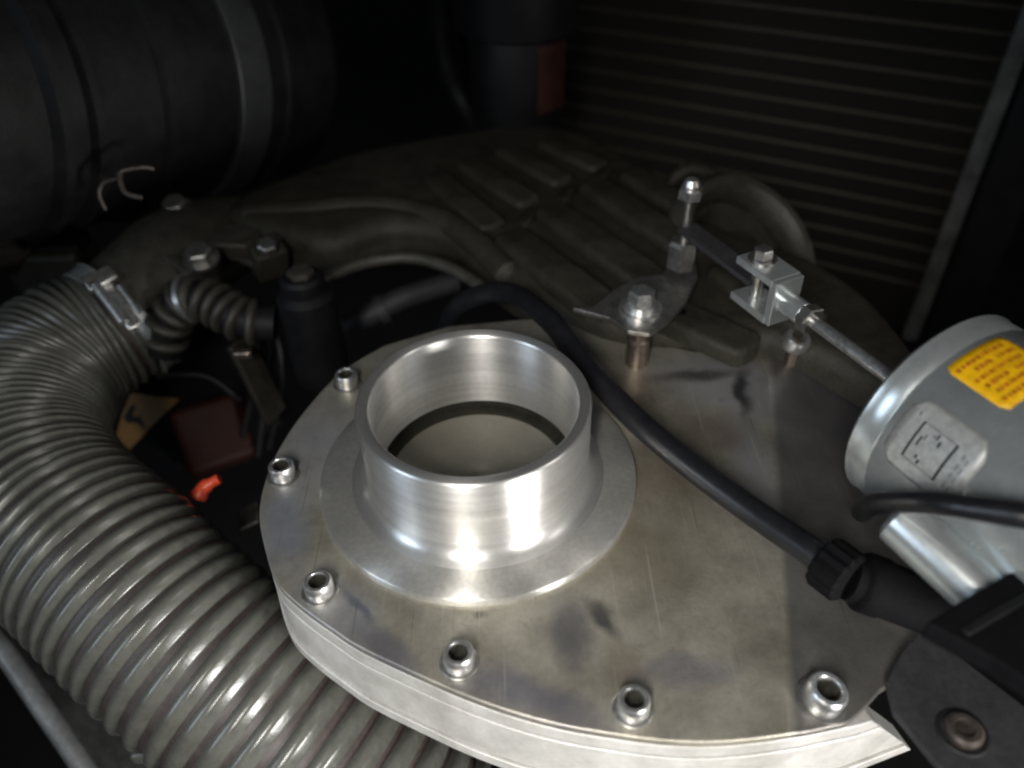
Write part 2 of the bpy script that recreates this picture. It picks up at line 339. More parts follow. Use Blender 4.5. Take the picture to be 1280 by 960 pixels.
# turned spout
fr = MB().lathe([(4.3, 0.0), (6.45, 0.0), (6.45, 0.27), (6.38, 0.35), (5.15, 0.37), (4.88, 0.41), (4.68, 0.53), (4.55, 0.75), (4.5, 1.05), (4.5, 4.02),
                 (4.43, 4.11), (4.40, 4.115), (4.06, 4.09), (4.03, 4.07), (3.98, 3.98), (3.97, 0.5)], (0, 0, 0), seg=160)
fr.f = [f for f in fr.f if len(f) == 4]
n_ = 160
disc = MB(); disc.v = fr.v[:5*n_]; disc.f = [f for f in fr.f if max(f) < 5*n_]
neck = MB(); neck.v = fr.v[4*n_:]; neck.f = [tuple(i-4*n_ for i in f) for f in fr.f if min(f) >= 4*n_]
build(disc, 'spout_flange', 'disc', cover, smooth=50)
build(neck, 'spout_tube', 'turned', cover, smooth=50)
g_ = MB().lathe([(3.3, 0.02), (4.2, 0.02), (4.2, 0.56), (3.99, 0.56)], seg=96); g_.f = [f for f in g_.f if len(f) == 4]
build(g_, 'spout_groove', 'cast', cover)
build(MB().lathe([(3.68, 0), (3.68, 0.08), (3.6, 0.14), (0.9, 0.12), (0.5, 0.14), (0.3, 0.2), (0.0, 0.22)], (0, -0.2, 0.02), seg=96), 'inner_disc', 'inner', cover, smooth=30)
# socket head bolts
def socket_bolt(c, r, h, parent, ax=(0, 0, 1)):
    c = Vector(c)
    b = MB().lathe([(r*0.96, 0), (r, 0.04), (r, h-0.10), (r*0.88, h), (r*0.66, h), (r*0.62, h-0.04), (r*0.6, h-0.12)], c, ax, 32)
    b.f = [f for f in b.f if len(f) == 4]
    o = build(b, 'socket_bolt', 'steel', parent, smooth=40)
    hs_ = MB().lathe([(r*0.63, h-0.05), (r*0.60, h-0.08), (r*0.56, h*0.25)], c, ax, 6); hs_.f.pop(-2)
    build(hs_, 'hex_socket', 'cast2', o, smooth=10)
    build(MB().ring([(r*0.9, -0.02), (r*1.28, -0.02), (r*1.28, 0.05), (r*1.2, 0.08), (r*0.9, 0.08)], c, ax, seg=32), 'washer', 'dullsteel', o, smooth=40)
    return o
b0 = (-5.62, -5.64, 0.40); b0 = (b0[0], b0[1], 0.0)
sb = socket_bolt(b0, 0.52, 0.66, cover)
for k, q in enumerate(((-6.26, 5.96, 0.40), (-8.11, 0.15, 0.40), (-0.51, -8.60, 0.40), (5.02, -10.36, 0.40))):
    clone(sb, (q[0]-b0[0], q[1]-b0[1], 0), cover, rotz=0.3*k)
q = (11.06, -10.13, 0.40)
tilt = (cn.x*SLOPE, cn.y*SLOPE, 1)
socket_bolt((q[0], q[1], crease_z(q[0], q[1])+0.02), 0.64, 0.7, cover, tilt)

# ------------------------------------------------------------ actuator canister
F = Vector((16.24, -2.41, 5.10)); E = Vector((13.58, 3.43, 5.00)); A = (E-F).normalized(); L = (E-F).length
U = (Vector((0, 0, 1))-A*A.z).normalized(); V = A.cross(U)
act = thing('actuator_canister', 'silver zinc plated actuator canister with yellow warning label and push rod ending in a fork', 'actuator', (F.x, F.y, 1.2))
RC = 3.74
prof = [(0.0, 0.55), (0.9, 0.55), (1.0, 0.5), (2.6, 0.40), (3.3, 0.36), (3.62, 0.28), (3.78, 0.12), (RC, -0.1), (RC, -0.62), (RC-0.05, -0.68), (RC-0.05, -0.74), (RC, -0.8),
        (RC, -7.2), (RC+0.22, -7.35), (RC+0.22, -7.8), (RC, -7.95), (RC, -12.0), (3.4, -12.6), (0.0, -12.7)]
build(MB().lathe(prof, F, A, 128), 'can_body', 'zinc', act, smooth=40)
def patch(s0, s1, t0, t1, lift, name, m, parent, rnd=0, nt=16):
    """a thin sticker bent round the can: s along the axis, t degrees round it"""
    vs = []; fs = []; ns = 8
    for i in range(ns+1):
        for k in range(nt+1):
            u = i/ns; v = k/nt
            s = s0+(s1-s0)*u; t = t0+(t1-t0)*v
            if rnd:
                ds = min(u, 1-u)*abs(s1-s0); 
                if ds < rnd:
                    sh = (rnd-math.sqrt(max(0, rnd**2-(rnd-ds)**2)))/RC*57.3; mid = (t0+t1)/2; half = abs(t1-t0)/2
                    t = mid+(t-mid)*(half-sh)/half
            a = math.radians(t); vs.append(F+A*s+(V*math.cos(a)+U*math.sin(a))*(RC+lift))
    for i in range(ns):
        for k in range(nt): j = i*(nt+1)+k; fs.append((j, j+1, j+nt+2, j+nt+1))
    o = build(MB().add(vs, fs), name, m, parent, smooth=60)
    so = o.modifiers.new('thick', 'SOLIDIFY'); so.thickness = 0.006*S; so.offset = 0
    return o
yl = patch(-3.17, -0.94, 86, 121.5, 0.01, 'yellow_label', 'yellow', act, 0.12)
def strokes(rows, name, m, parent, lift, rs=3):
    """lines of small print: each row (t, s0, s1, height deg, density)"""
    rr = random.Random(rs); mb = MB()
    for t, s0, s1, h, dens in rows:
        s = s0
        while s > s1:
            wd = rr.uniform(0.07, 0.2)
            if rr.random() < dens:
                vs = []
                for (ss, tt) in ((s, t-h/2), (s-wd, t-h/2), (s-wd, t+h/2+rr.uniform(-.2, .2)), (s, t+h/2)):
                    a = math.radians(tt); vs.append(F+A*ss+(V*math.cos(a)+U*math.sin(a))*(RC+lift))
                mb.add(vs, [(0, 1, 2, 3)])
            s -= wd+rr.uniform(0.02, 0.06)
    o = build(mb, name, m, parent, smooth=0)
    return o
# small print runs round the can on the yellow sticker: rows at steps along the axis
def strokes_round(cols, name, m, parent, lift, rs=3):
    rr = random.Random(rs); mb = MB()
    for s, wd, t0, t1, dens in cols:
        t = t0
        while t < t1:
            h = rr.uniform(0.9, 2.6)
            if rr.random() < dens:
                vs = []
                for (ss, tt) in ((s+rr.uniform(-.02, .02), t), (s-wd, t), (s-wd, t+h), (s+rr.uniform(-.02, .02), t+h)):
                    a = math.radians(tt); vs.append(F+A*ss+(V*math.cos(a)+U*math.sin(a))*(RC+lift))
                mb.add(vs, [(0, 1, 2, 3)])
            t += h+rr.uniform(0.4, 1.0)
    return build(mb, name, m, parent, smooth=0)
strokes_round([(-1.2-0.31*k, 0.15, 90+rr_, 117.5-(3 if k in (1, 4) else 0), 0.93) for k, rr_ in enumerate((2, 0, 1, 0, 3, 1))], 'lettering', 'orange', yl, 0.022)
dl = patch(-3.78, -0.99, 136.2, 174, 0.01, 'data_label', 'paper', act, 0.5)
fr_ = MB()
def seg_patch(mb, s0, s1, t0, t1, lift=0.022):
    n = max(2, int(abs(t1-t0)/3)+1); vs = []; fs = []
    for k in range(n+1):
        a = math.radians(t0+(t1-t0)*k/n); d = (V*math.cos(a)+U*math.sin(a))*(RC+lift)
        vs += [F+A*s0+d, F+A*s1+d]
    for k in range(n): fs.append((2*k, 2*k+1, 2*k+3, 2*k+2))
    mb.add(vs, fs)
seg_patch(fr_, -1.66, -1.74, 145.5, 165.5); seg_patch(fr_, -2.86, -2.95, 145.5, 166)
for s0, s1, t0, t1 in ((-1.86, -1.93, 152, 157), (-1.98, -2.02, 150, 153), (-2.28, -2.34, 146.6, 149.5), (-2.18, -2.24, 148.3, 149.2), (-2.42, -2.50, 149, 152),
                       (-2.05, -2.13, 160.5, 162.5), (-2.18, -2.26, 162, 164.5), (-1.4, -1.44, 143, 145)):
    seg_patch(fr_, s0, s1, t0, t1)
build(fr_, 'printed_symbol', 'ink', dl, smooth=0)
ff = MB(); seg_patch(ff, -1.74, -2.86, 145.2, 146.1); seg_patch(ff, -1.74, -2.86, 164.9, 166); seg_patch(ff, -1.17, -1.19, 150, 168)
for k in range(4):
    t = 147+5*k; seg_patch(ff, -3.2, -3.3, t, t+2.6+k % 2); seg_patch(ff, -3.38, -3.45, t+1, t+3.8)
build(ff, 'faded_print', 'fadeink', dl, smooth=0)
build(MB().lathe([(0.27, -1), (0.27, 0)], E, A, 20).lathe([(0.27, -L+0.45), (0.27, -1)], E, A, 20), 'push_rod', 'steel', act)
hx = MB().hexa(E-A*0.35, A, 0.62, 0.55, 10); build(hx, 'lock_nut', 'dullsteel', act, smooth=20)
build(MB().lathe([(0.45, 0.2), (0.5, 0.25), (0.5, 1.35), (0.45, 1.4)], E, A, 24), 'fork_socket', 'zinc', act, smooth=40)
fk = MB(); g0 = E+A*1.4
fk.box(g0+A*0.12, (1.44, 2.1, 0.4), (V, U, A))
for sg in (-1, 1): fk.box(g0+A*1.35+U*(sg*0.9), (1.5, 0.36, 2.3), (V, U, A))
build(fk, 'fork', 'zinc', act, smooth=0, bevel=0.04)
pc = g0+A*1.75
pn = MB().lathe([(0.3, -1.35), (0.3, 1.3)], pc, U, 16).lathe([(0.62, 1.02), (0.62, 1.16)], pc, U, 24).hexa(pc+U*1.16, U, 0.42, 0.45, 20).hexa(pc-U*1.4, U, 0.42, 0.35, 20)
build(pn, 'fork_pin', 'dullsteel', act, smooth=25)

# ------------------------------------------------------------ link lever between fork and stud
st = Vector((9.92, 10.69, 2.80))
lev = thing('link_lever', 'dark flat lever reaching from the tall threaded stud to the steel fork', 'lever', st)
ln_ = MB().bar(Vector((st.x, st.y, 5.2)), pc+Vector((0.0, 0, 0.0)), 1.1, 0.25); build(ln_, 'lever_arm', 'slate', lev, smooth=0, bevel=0.06)
stt = thing('threaded_stud', 'tall threaded stud with hex spacer and bright cap nut behind the pivot bolt', 'stud', st)
build(MB().lathe([(0.22, 0), (0.22, 3.6)], st+Vector((0, 0, 1)), (0, 0, 1), 16), 'stud_shaft', 'dullsteel', stt)
build(MB().hexa(st+Vector((0, 0, 0.2)), (0, 0, 1), 0.72, 1.5, 10), 'hex_spacer', 'dullsteel', stt, smooth=20)
build(MB().hexa(st+Vector((0, 0, 3.9)), (0, 0, 1), 0.58, 0.5, 10).lathe([(0.42, 0.5), (0.42, 0.7), (0.3, 0.95), (0.0, 1.05)], st+Vector((0, 0, 3.9)), (0, 0, 1), 20), 'cap_nut', 'steel', stt, smooth=25)

# ------------------------------------------------------------ pivot bracket
pv = Vector((7.54, 7.65, 2.60))
brk = thing('pivot_bracket', 'grey triangular pivot bracket bolted above the cover with a bright hex bolt', 'bracket', (pv.x, pv.y, 0))
bp = [p[:2] for p in ((4.42, 7.92, 2.60), (5.41, 8.01, 2.60), (6.55, 9.44, 2.60), (7.94, 10.52, 2.60), (9.06, 10.61, 2.60), (9.98, 12.53, 2.60), (10.94, 12.17, 2.60), (10.77, 10.45, 2.60), (9.80, 8.20, 2.60), (8.72, 6.71, 2.60), (7.71, 5.77, 2.60), (6.77, 6.05, 2.60), (6.06, 7.08, 2.60))]
build(MB().prism(bp, 2.4, 2.65), 'bracket_plate', 'dullsteel', brk, smooth=0, bevel=0.05)
build(MB().lathe([(1.0, 0), (1.0, 0.14), (0.9, 0.16), (0.9, 0.16)], pv+Vector((0, 0, 0.06)), (0, 0, 1), 32).lathe([(0.72, 0.2), (0.72, 0.5)], pv, (0, 0, 1), 32), 'washer', 'steel', brk)
build(MB().hexa(pv+Vector((0, 0, 0.5)), (0, 0, 1), 0.62, 0.62, 5), 'pivot_bolt', 'steel', brk, smooth=20)
cs = Vector((7.49, 7.06, 0.80)); build(MB().lathe([(0.5, -0.9), (0.55, -0.85), (0.55, 0.6), (0.42, 0.7), (0.42, 1.7)], cs, (0, 0, 1), 24), 'spacer', 'copper', brk)
c2 = Vector((9.60, 8.32, 1.60)); build(MB().hexa(c2, (0, 0, 1), 0.38, 0.4, 0).lathe([(0.2, -1.7), (0.2, 0)], c2, (0, 0, 1), 12), 'small_bolt', 'copper', brk, smooth=20)

c3 = Vector((14.87, 6.84, 1.20))
cl = thing('hose_clip', 'small shiny clip standing just below the rod nut', 'clip', (c3.x, c3.y, -1))
build(MB().ring([(0.35, -0.3), (0.62, -0.3), (0.66, 0.1), (0.55, 0.35), (0.35, 0.35)], c3, (0.2, -0.3, 1), 28), 'clip_ring', 'steel', cl)
build(MB().lathe([(0.3, -2.2), (0.3, 0.15)], c3, (0, 0, 1), 16), 'clip_post', 'copper', cl)

# ------------------------------------------------------------ dark casting behind
cast = thing('supercharger_casing', 'large sooty cast casing with diagonal raised bars behind the aluminium cover', 'engine casing', (5.06, 25.67, -4.00))
co = [(-15.80, 20.92, 0.20), (-15.38, 23.10, 0.50), (-13.52, 25.22, 0.60), (-11.07, 27.66, 0.60), (-8.61, 29.51, 0.60), (-4.86, 31.13, 0.60), (-0.93, 32.53, 0.60), (2.54, 33.30, 0.60), (5.70, 32.67, 0.60), (8.53, 29.50, 0.60), (10.85, 24.73, 0.60),
      (12.34, 20.18, 0.60), (14.89, 16.75, 0.60), (17.47, 14.65, 0.60), (19.17, 11.88, 0.60), (19.97, 8.98, 0.60), (20.04, 4.76, 0.60), (17.92, 3.64, 0.20), (13.98, 7.25, -0.50), (7.11, 8.49, -0.50), (4.06, 10.71, -0.80), (1.59, 13.01, -0.80), (-0.66, 16.08, -0.80), (-2.86, 18.47, -0.80), (-5.68, 18.98, -0.80), (-8.28, 17.31, -0.80), (-11.12, 17.98, -0.80), (-13.70, 19.27, -0.40)]
cs_ = spline([p[:2] for p in co]+[co[0][:2]], 4)[:-1]
def pillow(pts, ztop, zbot, rnd, name, m, parent, steps=5):
    """solid with a rounded shoulder: the outline shrunk towards its middle as it rises"""
    n = len(pts); vs = []; fs = []; pv_ = [Vector(p) for p in pts]
    area = sum(pv_[i].x*pv_[(i+1) % n].y-pv_[(i+1) % n].x*pv_[i].y for i in range(n))
    if area < 0: pv_ = pv_[::-1]
    nor = []
    for i in range(n):
        t = (pv_[(i+2) % n]-pv_[i-2]).normalized(); nor.append(Vector((t.y, -t.x)))
    levels = [(0, zbot)]+[(rnd*(1-math.cos(a)), ztop-rnd+rnd*math.sin(a)) for a in [k*math.pi/2/steps for k in range(steps+1)]]
    for off, z in levels:
        for i in range(n):
            p = pv_[i]-nor[i]*off; vs.append((p.x, p.y, z))
    for l in range(len(levels)-1):
        for i in range(n): fs.append((l*n+i, l*n+(i+1) % n, (l+1)*n+(i+1) % n, (l+1)*n+i))
    fs.append(tuple((len(levels)-1)*n+i for i in range(n)))
    return build(MB().add(vs, fs), name, m, parent, smooth=50)
pillow(cs_, 1.4, -1.2, 1.1, 'casing_body', 'cast', cast)
def rib(p, q, w_, h_, z=1.4):
    """raised bar with rounded ends lying on the casing"""
    p = Vector(p[:2]); q = Vector(q[:2]); t = (q-p).normalized(); nn = Vector((-t.y, t.x)); pts = []
    for c, a0 in ((q, -90), (p, 90)):
        for k in range(7):
            a = math.radians(a0+30*k); cc, ss = math.cos(a)*0.45, math.sin(a)
            pts.append(tuple(c+t*(cc*w_/2)+nn*(ss*w_/2)))
    return pillow(pts, z+h_, z-0.3, 0.35, 'raised_bar', 'cast', cast, 3)
for p, q, w_ in (((1.69, 16.32, 1.50), (5.99, 9.50, 1.50), 2.2), ((4.08, 19.15, 1.50), (8.69, 11.75, 1.50), 2.2), ((6.81, 22.25, 1.50), (11.57, 14.29, 1.50), 2.1), ((9.35, 23.64, 1.50), (12.38, 18.51, 1.50), 1.9),
                 ((12.69, 12.40, 1.30), (15.67, 7.68, 1.30), 2.4), ((9.00, 8.97, 1.30), (12.20, 5.97, 1.30), 2.2)):
    rib(p, q, w_, 0.6)
for a, c, w_ in (((-3.00, 24.36, 1.50), (0.57, 18.01, 1.50), 1.9), ((-1.01, 26.22, 1.50), (2.73, 20.81, 1.50), 1.9), ((1.46, 28.17, 1.50), (4.92, 23.45, 1.50), 1.8), ((4.35, 29.02, 1.50), (7.41, 25.36, 1.50), 1.7)):
    rib(a, c, w_, 0.4)
for a, c in (((1.70, 17.03, 1.50), (3.07, 19.79, 1.50)), ((4.11, 19.73, 1.50), (5.34, 22.34, 1.50)), ((6.65, 22.69, 1.50), (7.87, 24.87, 1.50))):
    rib(a, c, 1.0, 0.3)
sl = spline([(-14.81, 21.07, 0.80), (-10.90, 21.18, 0.95), (-6.56, 21.56, 0.95), (-2.80, 19.95, 0.95), (-0.12, 16.65, 0.95), (1.63, 13.48, 0.80)], 6)
build(MB().tube(sl, [0.3]+[0.8]*(len(sl)-2)+[0.3], 20), 'runner_ridge', 'cast', cast)
arm2 = spline([(-8.83, 14.13, 0.50), (-6.87, 15.84, 0.50), (-4.22, 16.39, 0.50), (-1.68, 15.08, 0.50), (0.41, 12.90, 0.30)], 5)
build(MB().tube(arm2, 0.35, 12), 'gasket_lip', 'cast2', cast)

# ------------------------------------------------------------ pulley guard ring behind
pg = thing('idler_pulley', 'dark round pulley standing edge up behind the casing near the radiator', 'pulley', (18.38, 26.76, -6.00))
pc_ = Vector((15.01, 17.44, -0.50))
build(MB().ring([(4.3+0.75*math.cos(a), 1.2*math.sin(a)) for a in [k*math.pi/5 for k in range(10)]], pc_, (0.35, -0.45, 0.7), 64), 'pulley_rim', 'cast2', pg)
build(MB().lathe([(1.4, -0.8), (1.4, 0.3), (0.8, 0.6), (0, 0.6)], pc_, (0.35, -0.45, 0.7), 24).lathe([(4.2, -0.6), (1.3, -0.5)], pc_, (0.35, -0.45, 0.7), 40), 'pulley_hub', 'cast', pg)
# small fitting by the pulley
fb = thing('coolant_fitting', 'small dark fitting with crossed tubes between casing and pulley', 'fitting', (15.30, 32.23, -3.00))
build(MB().tube(spline([(12.07, 25.42, 0.00), (13.29, 25.61, 1.00), (14.85, 24.36, 1.00), (14.99, 21.97, 0.00)], 6), 0.45, 14), 'bent_tube', 'cast', fb)
build(MB().bar((13.45, 26.44, 1.00), (16.39, 22.28, 1.00), 1.1, 0.5), 'crossbar', 'cast', fb, bevel=0.08)

# ------------------------------------------------------------ black vacuum hose across the cover
vh = thing('vacuum_hose', 'black rubber vacuum hose lying diagonally across the cover behind the spout', 'hose', (8.21, -0.36, 0.60))
hp = spline([(-2.52, 13.44, -4.03), (-1.60, 12.39, -0.63), (-0.31, 11.67, 0.90), (1.44, 10.31, 2.00), (3.22, 7.20, 2.60), (4.58, 4.32, 2.30), (6.23, 1.42, 1.90), (7.99, -0.97, 1.60), (9.89, -3.51, 1.60), (11.29, -5.56, 1.90), (12.08, -6.81, 2.10)], 8)
build(MB().tube(hp, 0.52, 24), 'hose_body', 'rubber', vh)
pf = thing('hose_coupling', 'black ribbed nut and thick sleeve where the vacuum hose ends below the canister', 'coupling', (14.32, -6.28, 0.00))
k0 = Vector((12.08, -6.81, 2.10)); k1 = Vector((13.84, -9.28, 2.20)); ka = (k1-k0).normalized()
nut = MB(); nn_ = 28; x_, y_, _ = frame(ka); vs = []
for h in (-0.55, -0.45, 0.45, 0.55):
    for k in range(nn_):
        a = 2*math.pi*k/nn_; r = (0.95 if k % 2 else 0.85)-(0.1 if abs(h) > 0.5 else 0); vs.append(k0+ka*h+x_*(r*math.cos(a))+y_*(r*math.sin(a)))
fs = [(i*nn_+k, i*nn_+(k+1) % nn_, (i+1)*nn_+(k+1) % nn_, (i+1)*nn_+k) for i in range(3) for k in range(nn_)]+[tuple(range(nn_-1, -1, -1)), tuple(3*nn_+k for k in range(nn_))]
build(nut.add(vs, fs), 'ribbed_nut', 'matte', pf, smooth=20)
build(MB().lathe([(0.8, 0.5), (0.85, 0.8), (0.98, 0.9), (1.02, 1.0), (1.02, 1.6), (0.95, 1.7), (0.95, 4.4), (0.85, 4.6)], k0-Vector((0, 0, 0.1)), Vector((16.02, -7.85, 0.90))-k0, 40), 'sleeve', 'matte', pf)

sp = build(MB().lathe([(0.0, 0), (0.6, 0.02), (0.84, 0.2), (0.86, 0.4), (0.86, 12)], (13.27, -6.74, 4.79), Vector((15.55, -10.02, 4.00))-Vector((13.27, -6.74, 4.79)), 40), 'silver_pipe', 'zinc', smooth=40)
tag(sp, 'slim silver pipe running just below the canister under the thin black hose', 'pipe')
# ------------------------------------------------------------ hose over the can
oh = MB().tube(spline([(13.45, -4.92, 2.75), (12.97, -5.84, 4.14), (12.89, -6.57, 5.14), (13.30, -7.85, 6.57), (14.03, -8.71, 7.26), (15.11, -9.55, 7.81), (16.96, -10.04, 7.69)], 8), 0.36, 20)
oh = build(oh, 'rubber_hose', 'rubber'); tag(oh, 'thin black rubber hose crossing in front of the silver canister', 'hose')

# ------------------------------------------------------------ lower right bracket and box
sbk = thing('side_bracket', 'flat dark grey bracket plate with one recessed bolt in the lower right corner', 'bracket', (15.11, -10.49, -1.00))
bo = [p[:2] for p in ((13.13, -9.83, 0.30), (14.04, -8.81, 0.30), (14.93, -8.04, 0.30), (15.58, -8.71, 0.30), (17.19, -10.95, 0.30), (18.77, -13.58, 0.30), (15.58, -15.71, 0.30), (13.59, -12.37, 0.30), (13.00, -10.84, 0.30))]
build(MB().prism(bo, 0.05, 0.3), 'bracket_plate', 'slate', sbk, smooth=0, bevel=0.04)
bb = Vector((14.80, -11.52, 0.30))
build(MB().ring([(0.6, 0.0), (0.78, 0.0), (0.72, 0.05), (0.62, 0.05)], bb, seg=32), 'bolt_recess', 'ink', sbk)
build(MB().lathe([(0.56, 0.0), (0.56, 0.2), (0.45, 0.28), (0.3, 0.28), (0.26, 0.1), (0, 0.1)], bb, (0, 0, 1), 24), 'bolt', 'oldbolt', sbk, smooth=30)
bxx = thing('plastic_box', 'black plastic box whose lid juts over the lower right bracket', 'box', (17.32, -8.87, 0.00))
bx2 = [p[:2] for p in ((12.32, -10.99, 5.40), (13.51, -10.33, 5.40), (16.07, -9.07, 5.40), (20.07, -7.43, 5.40), (16.04, -14.91, 5.40), (14.70, -13.33, 5.40), (13.56, -12.06, 5.40))]
build(MB().prism(bx2, 4.7, 5.4), 'box_lid', 'matte', bxx, smooth=0, bevel=0.1, bseg=3)
bx3 = [p[:2] for p in ((22.41, -6.74, 0.30), (26.59, -5.51, 0.30), (22.76, -13.68, 0.30), (19.31, -12.71, 0.30))]
build(MB().prism(bx3, 0.31, 4.7), 'box_body', 'matte', bxx, smooth=0, bevel=0.12, bseg=3)
build(MB().bar((13.17, -11.32, 5.42), (15.53, -10.20, 5.42), 0.25, 0.1), 'lid_ridge', 'plastic', bxx, bevel=0.03)

# ------------------------------------------------------------ big corrugated hose
ch = thing('corrugated_hose', 'thick grey corrugated air hose curving down the left side under the cover', 'hose', (-18.76, 1.87, -8.42))
hc = [(*(-18.65, 17.38, -0.91), 3.2), (*(-20.71, 14.44, -2.08), 3.45), (*(-22.75, 12.20, -2.40), 3.9), (*(-23.64, 9.23, -2.82), 4.2), (*(-22.92, 5.59, -3.25), 4.3), (*(-20.60, 2.38, -3.95), 4.35), (*(-16.66, -0.64, -5.19), 4.4), (*(-12.92, -3.34, -6.85), 4.4), (*(-9.07, -5.69, -8.85), 4.4), (*(-5.35, -7.74, -11.27), 4.4), (*(-1.82, -9.91, -13.84), 4.4), (*(2.89, -12.89, -17.36), 4.4)]
hs = spline(hc, 14)
pts = [Vector(h[:3]) for h in hs]; rad = [h[3] for h in hs]
cum = [0]
for i in range(1, len(pts)): cum.append(cum[-1]+(pts[i]-pts[i-1]).length)
def at_len(s):
    s = max(0, min(cum[-1]-1e-4, s)); i = max(k for k in range(len(cum)) if cum[k] <= s); i = min(i, len(cum)-2)
    t = (s-cum[i])/(cum[i+1]-cum[i]); return pts[i].lerp(pts[i+1], t), rad[i]+(rad[i+1]-rad[i])*t, (pts[min(i+2, len(pts)-1)]-pts[max(i-1, 0)]).normalized()
build(MB().tube(pts, [r-0.27 for r in rad], 56), 'hose_wall', 'web', ch)
s0 = (Vector(hc[1][:3])-Vector(hc[0][:3])).length+0.4
s = s0; k = 0
rr = random.Random(5)
while s < cum[-1]-0.5:
    u = (s-s0)/(cum[-1]-s0)
    pitch = 0.46+0.70*max(0, min(1, (u-0.2)/0.5))
    p, r, t = at_len(s); wd = pitch*(0.485-0.05*u); dp = 0.15+0.17*pitch
    pr = [(r-0.42, -wd), (r-dp, -wd*0.97), (r-dp*0.4, -wd*0.80), (r-dp*0.1, -wd*0.5), (r, -wd*0.1), (r-dp*0.12, wd*0.2), (r-dp*0.45, wd*0.45), (r-dp*0.6, wd*0.7), (r-dp*1.0, wd*0.98), (r-0.42, wd)]
    tt = (t+Vector((rr.uniform(-.02, .02), rr.uniform(-.02, .02), rr.uniform(-.02, .02)))).normalized()
    build(MB().ring(pr, p, tt, 64), 'hose_rib', 'rib', ch, smooth=70)
    s += pitch*rr.uniform(0.94, 1.06); k += 1
# band clamp at the hose end
cp, crd, ct = at_len(s0-0.55)
clm = thing('hose_clamp', 'shiny worm drive band clamp on the upper end of the thick hose', 'hose clamp', cp)
build(MB().ring([(3.3, -0.5), (3.72, -0.5), (3.78, -0.45), (3.72, -0.38), (3.72, 0.38), (3.78, 0.45), (3.72, 0.5), (3.3, 0.5)], cp, ct, 72), 'clamp_band', 'zinc', clm, smooth=40)
e1 = Vector((-19.67, 12.62, 1.81)); e2 = Vector((-17.88, 10.86, 0.36)); ux = (e2-e1).normalized(); out = (e1-cp); out = (out-ux*out.dot(ux)).normalized(); sd = ux.cross(out)
build(MB().bar(e1-out*0.5, e2-out*0.5, 0.75, 0.25, up=out), 'clamp_housing', 'steel', clm, bevel=0.08)
build(MB().lathe([(0.26, 0), (0.26, 2.6)], e1+sd*0.38+out*0.0, ux, 20), 'clamp_screw', 'steel', clm)
build(MB().lathe([(0.14, 0), (0.14, 1.9)], e1-sd*0.55+ux*0.6-out*0.1, ux, 12), 'clamp_wire', 'steel', clm)
build(MB().box(e1-ux*0.3-out*0.2, (1.6, 0.9, 0.5), (sd, ux, out)), 'clamp_ear', 'dullsteel', clm, bevel=0.1)
# rigid pipe the hose is clamped to
pp = thing('intake_elbow', 'dusty grey cast elbow pipe that the thick hose is clamped onto', 'pipe', (-18.02, 18.38, -1.29))
pe = spline([(*(-20.76, 14.52, -2.13), 3.3), (*(-19.18, 16.92, -1.15), 3.25), (*(-18.24, 18.85, -0.73), 3.1), (*(-17.18, 21.20, -1.04), 2.8), (*(-15.93, 23.44, -1.49), 2.4)], 6)
build(MB().tube([a[:3] for a in pe], [a[3] for a in pe], 40), 'elbow_pipe', 'cast2', pp)
build(MB().bar((-17.72, 16.10, 1.29), (-12.84, 13.40, -0.98), 0.7, 0.5), 'elbow_web', 'cast2', pp, bevel=0.12)
build(MB().bar((-18.40, 18.87, 0.84), (-13.10, 18.65, 0.59), 2.4, 0.7), 'elbow_flange', 'cast2', pp, bevel=0.15)
bl = (-15.63, 15.95, 1.11)
e_b = build(MB().hexa(bl, (0, -0.3, 1), 0.75, 0.7, 10).lathe([(1.0, -0.15), (1.0, 0.05)], bl, (0, -0.3, 1), 20), 'flange_bolt', 'dullsteel', pp, smooth=20)
clone(e_b, Vector((-18.10, 20.34, 1.82))-Vector(bl), pp); clone(e_b, Vector((-18.36, 17.71, 1.03))-Vector(bl), pp)

# breather hose with its ribs and clamp
bh = thing('breather_hose', 'small dark corrugated breather hose bent beside the black cap', 'hose', (-15.14, 13.21, -1.21))
bs = spline([(-17.82, 12.51, -2.80), (-16.95, 12.89, -0.81), (-15.51, 13.01, 0.42), (-14.04, 12.46, 0.23), (-12.60, 11.78, -0.26), (-10.97, 11.80, -0.54)], 7)
build(MB().tube(bs, 0.95, 28), 'breather_tube', 'filt', bh)
for i in range(3, len(bs)-3, 3):
    a = Vector(bs[i]); t = (Vector(bs[i+1])-Vector(bs[i-1])).normalized()
    build(MB().ring([(0.9, -0.24), (1.2, -0.2), (1.3, 0), (1.2, 0.2), (0.9, 0.24)], a, t, 32), 'breather_rib', 'cast2', bh, smooth=70)
build(MB().ring([(1.2, -0.14), (1.38, -0.14), (1.38, 0.14), (1.2, 0.14)], bs[14], Vector(bs[15])-Vector(bs[13]), 32), 'breather_clamp', 'steel', bh)
build(MB().box((-12.58, 10.40, -1.44), (0.9, 0.5, 0.4)), 'clamp_tab', 'copper', bh, bevel=0.08)
build(MB().bar((-13.16, 11.67, -1.48), (-12.13, 11.22, -6.65), 1.6, 0.4), 'breather_bracket', 'cast', bh, bevel=0.08)
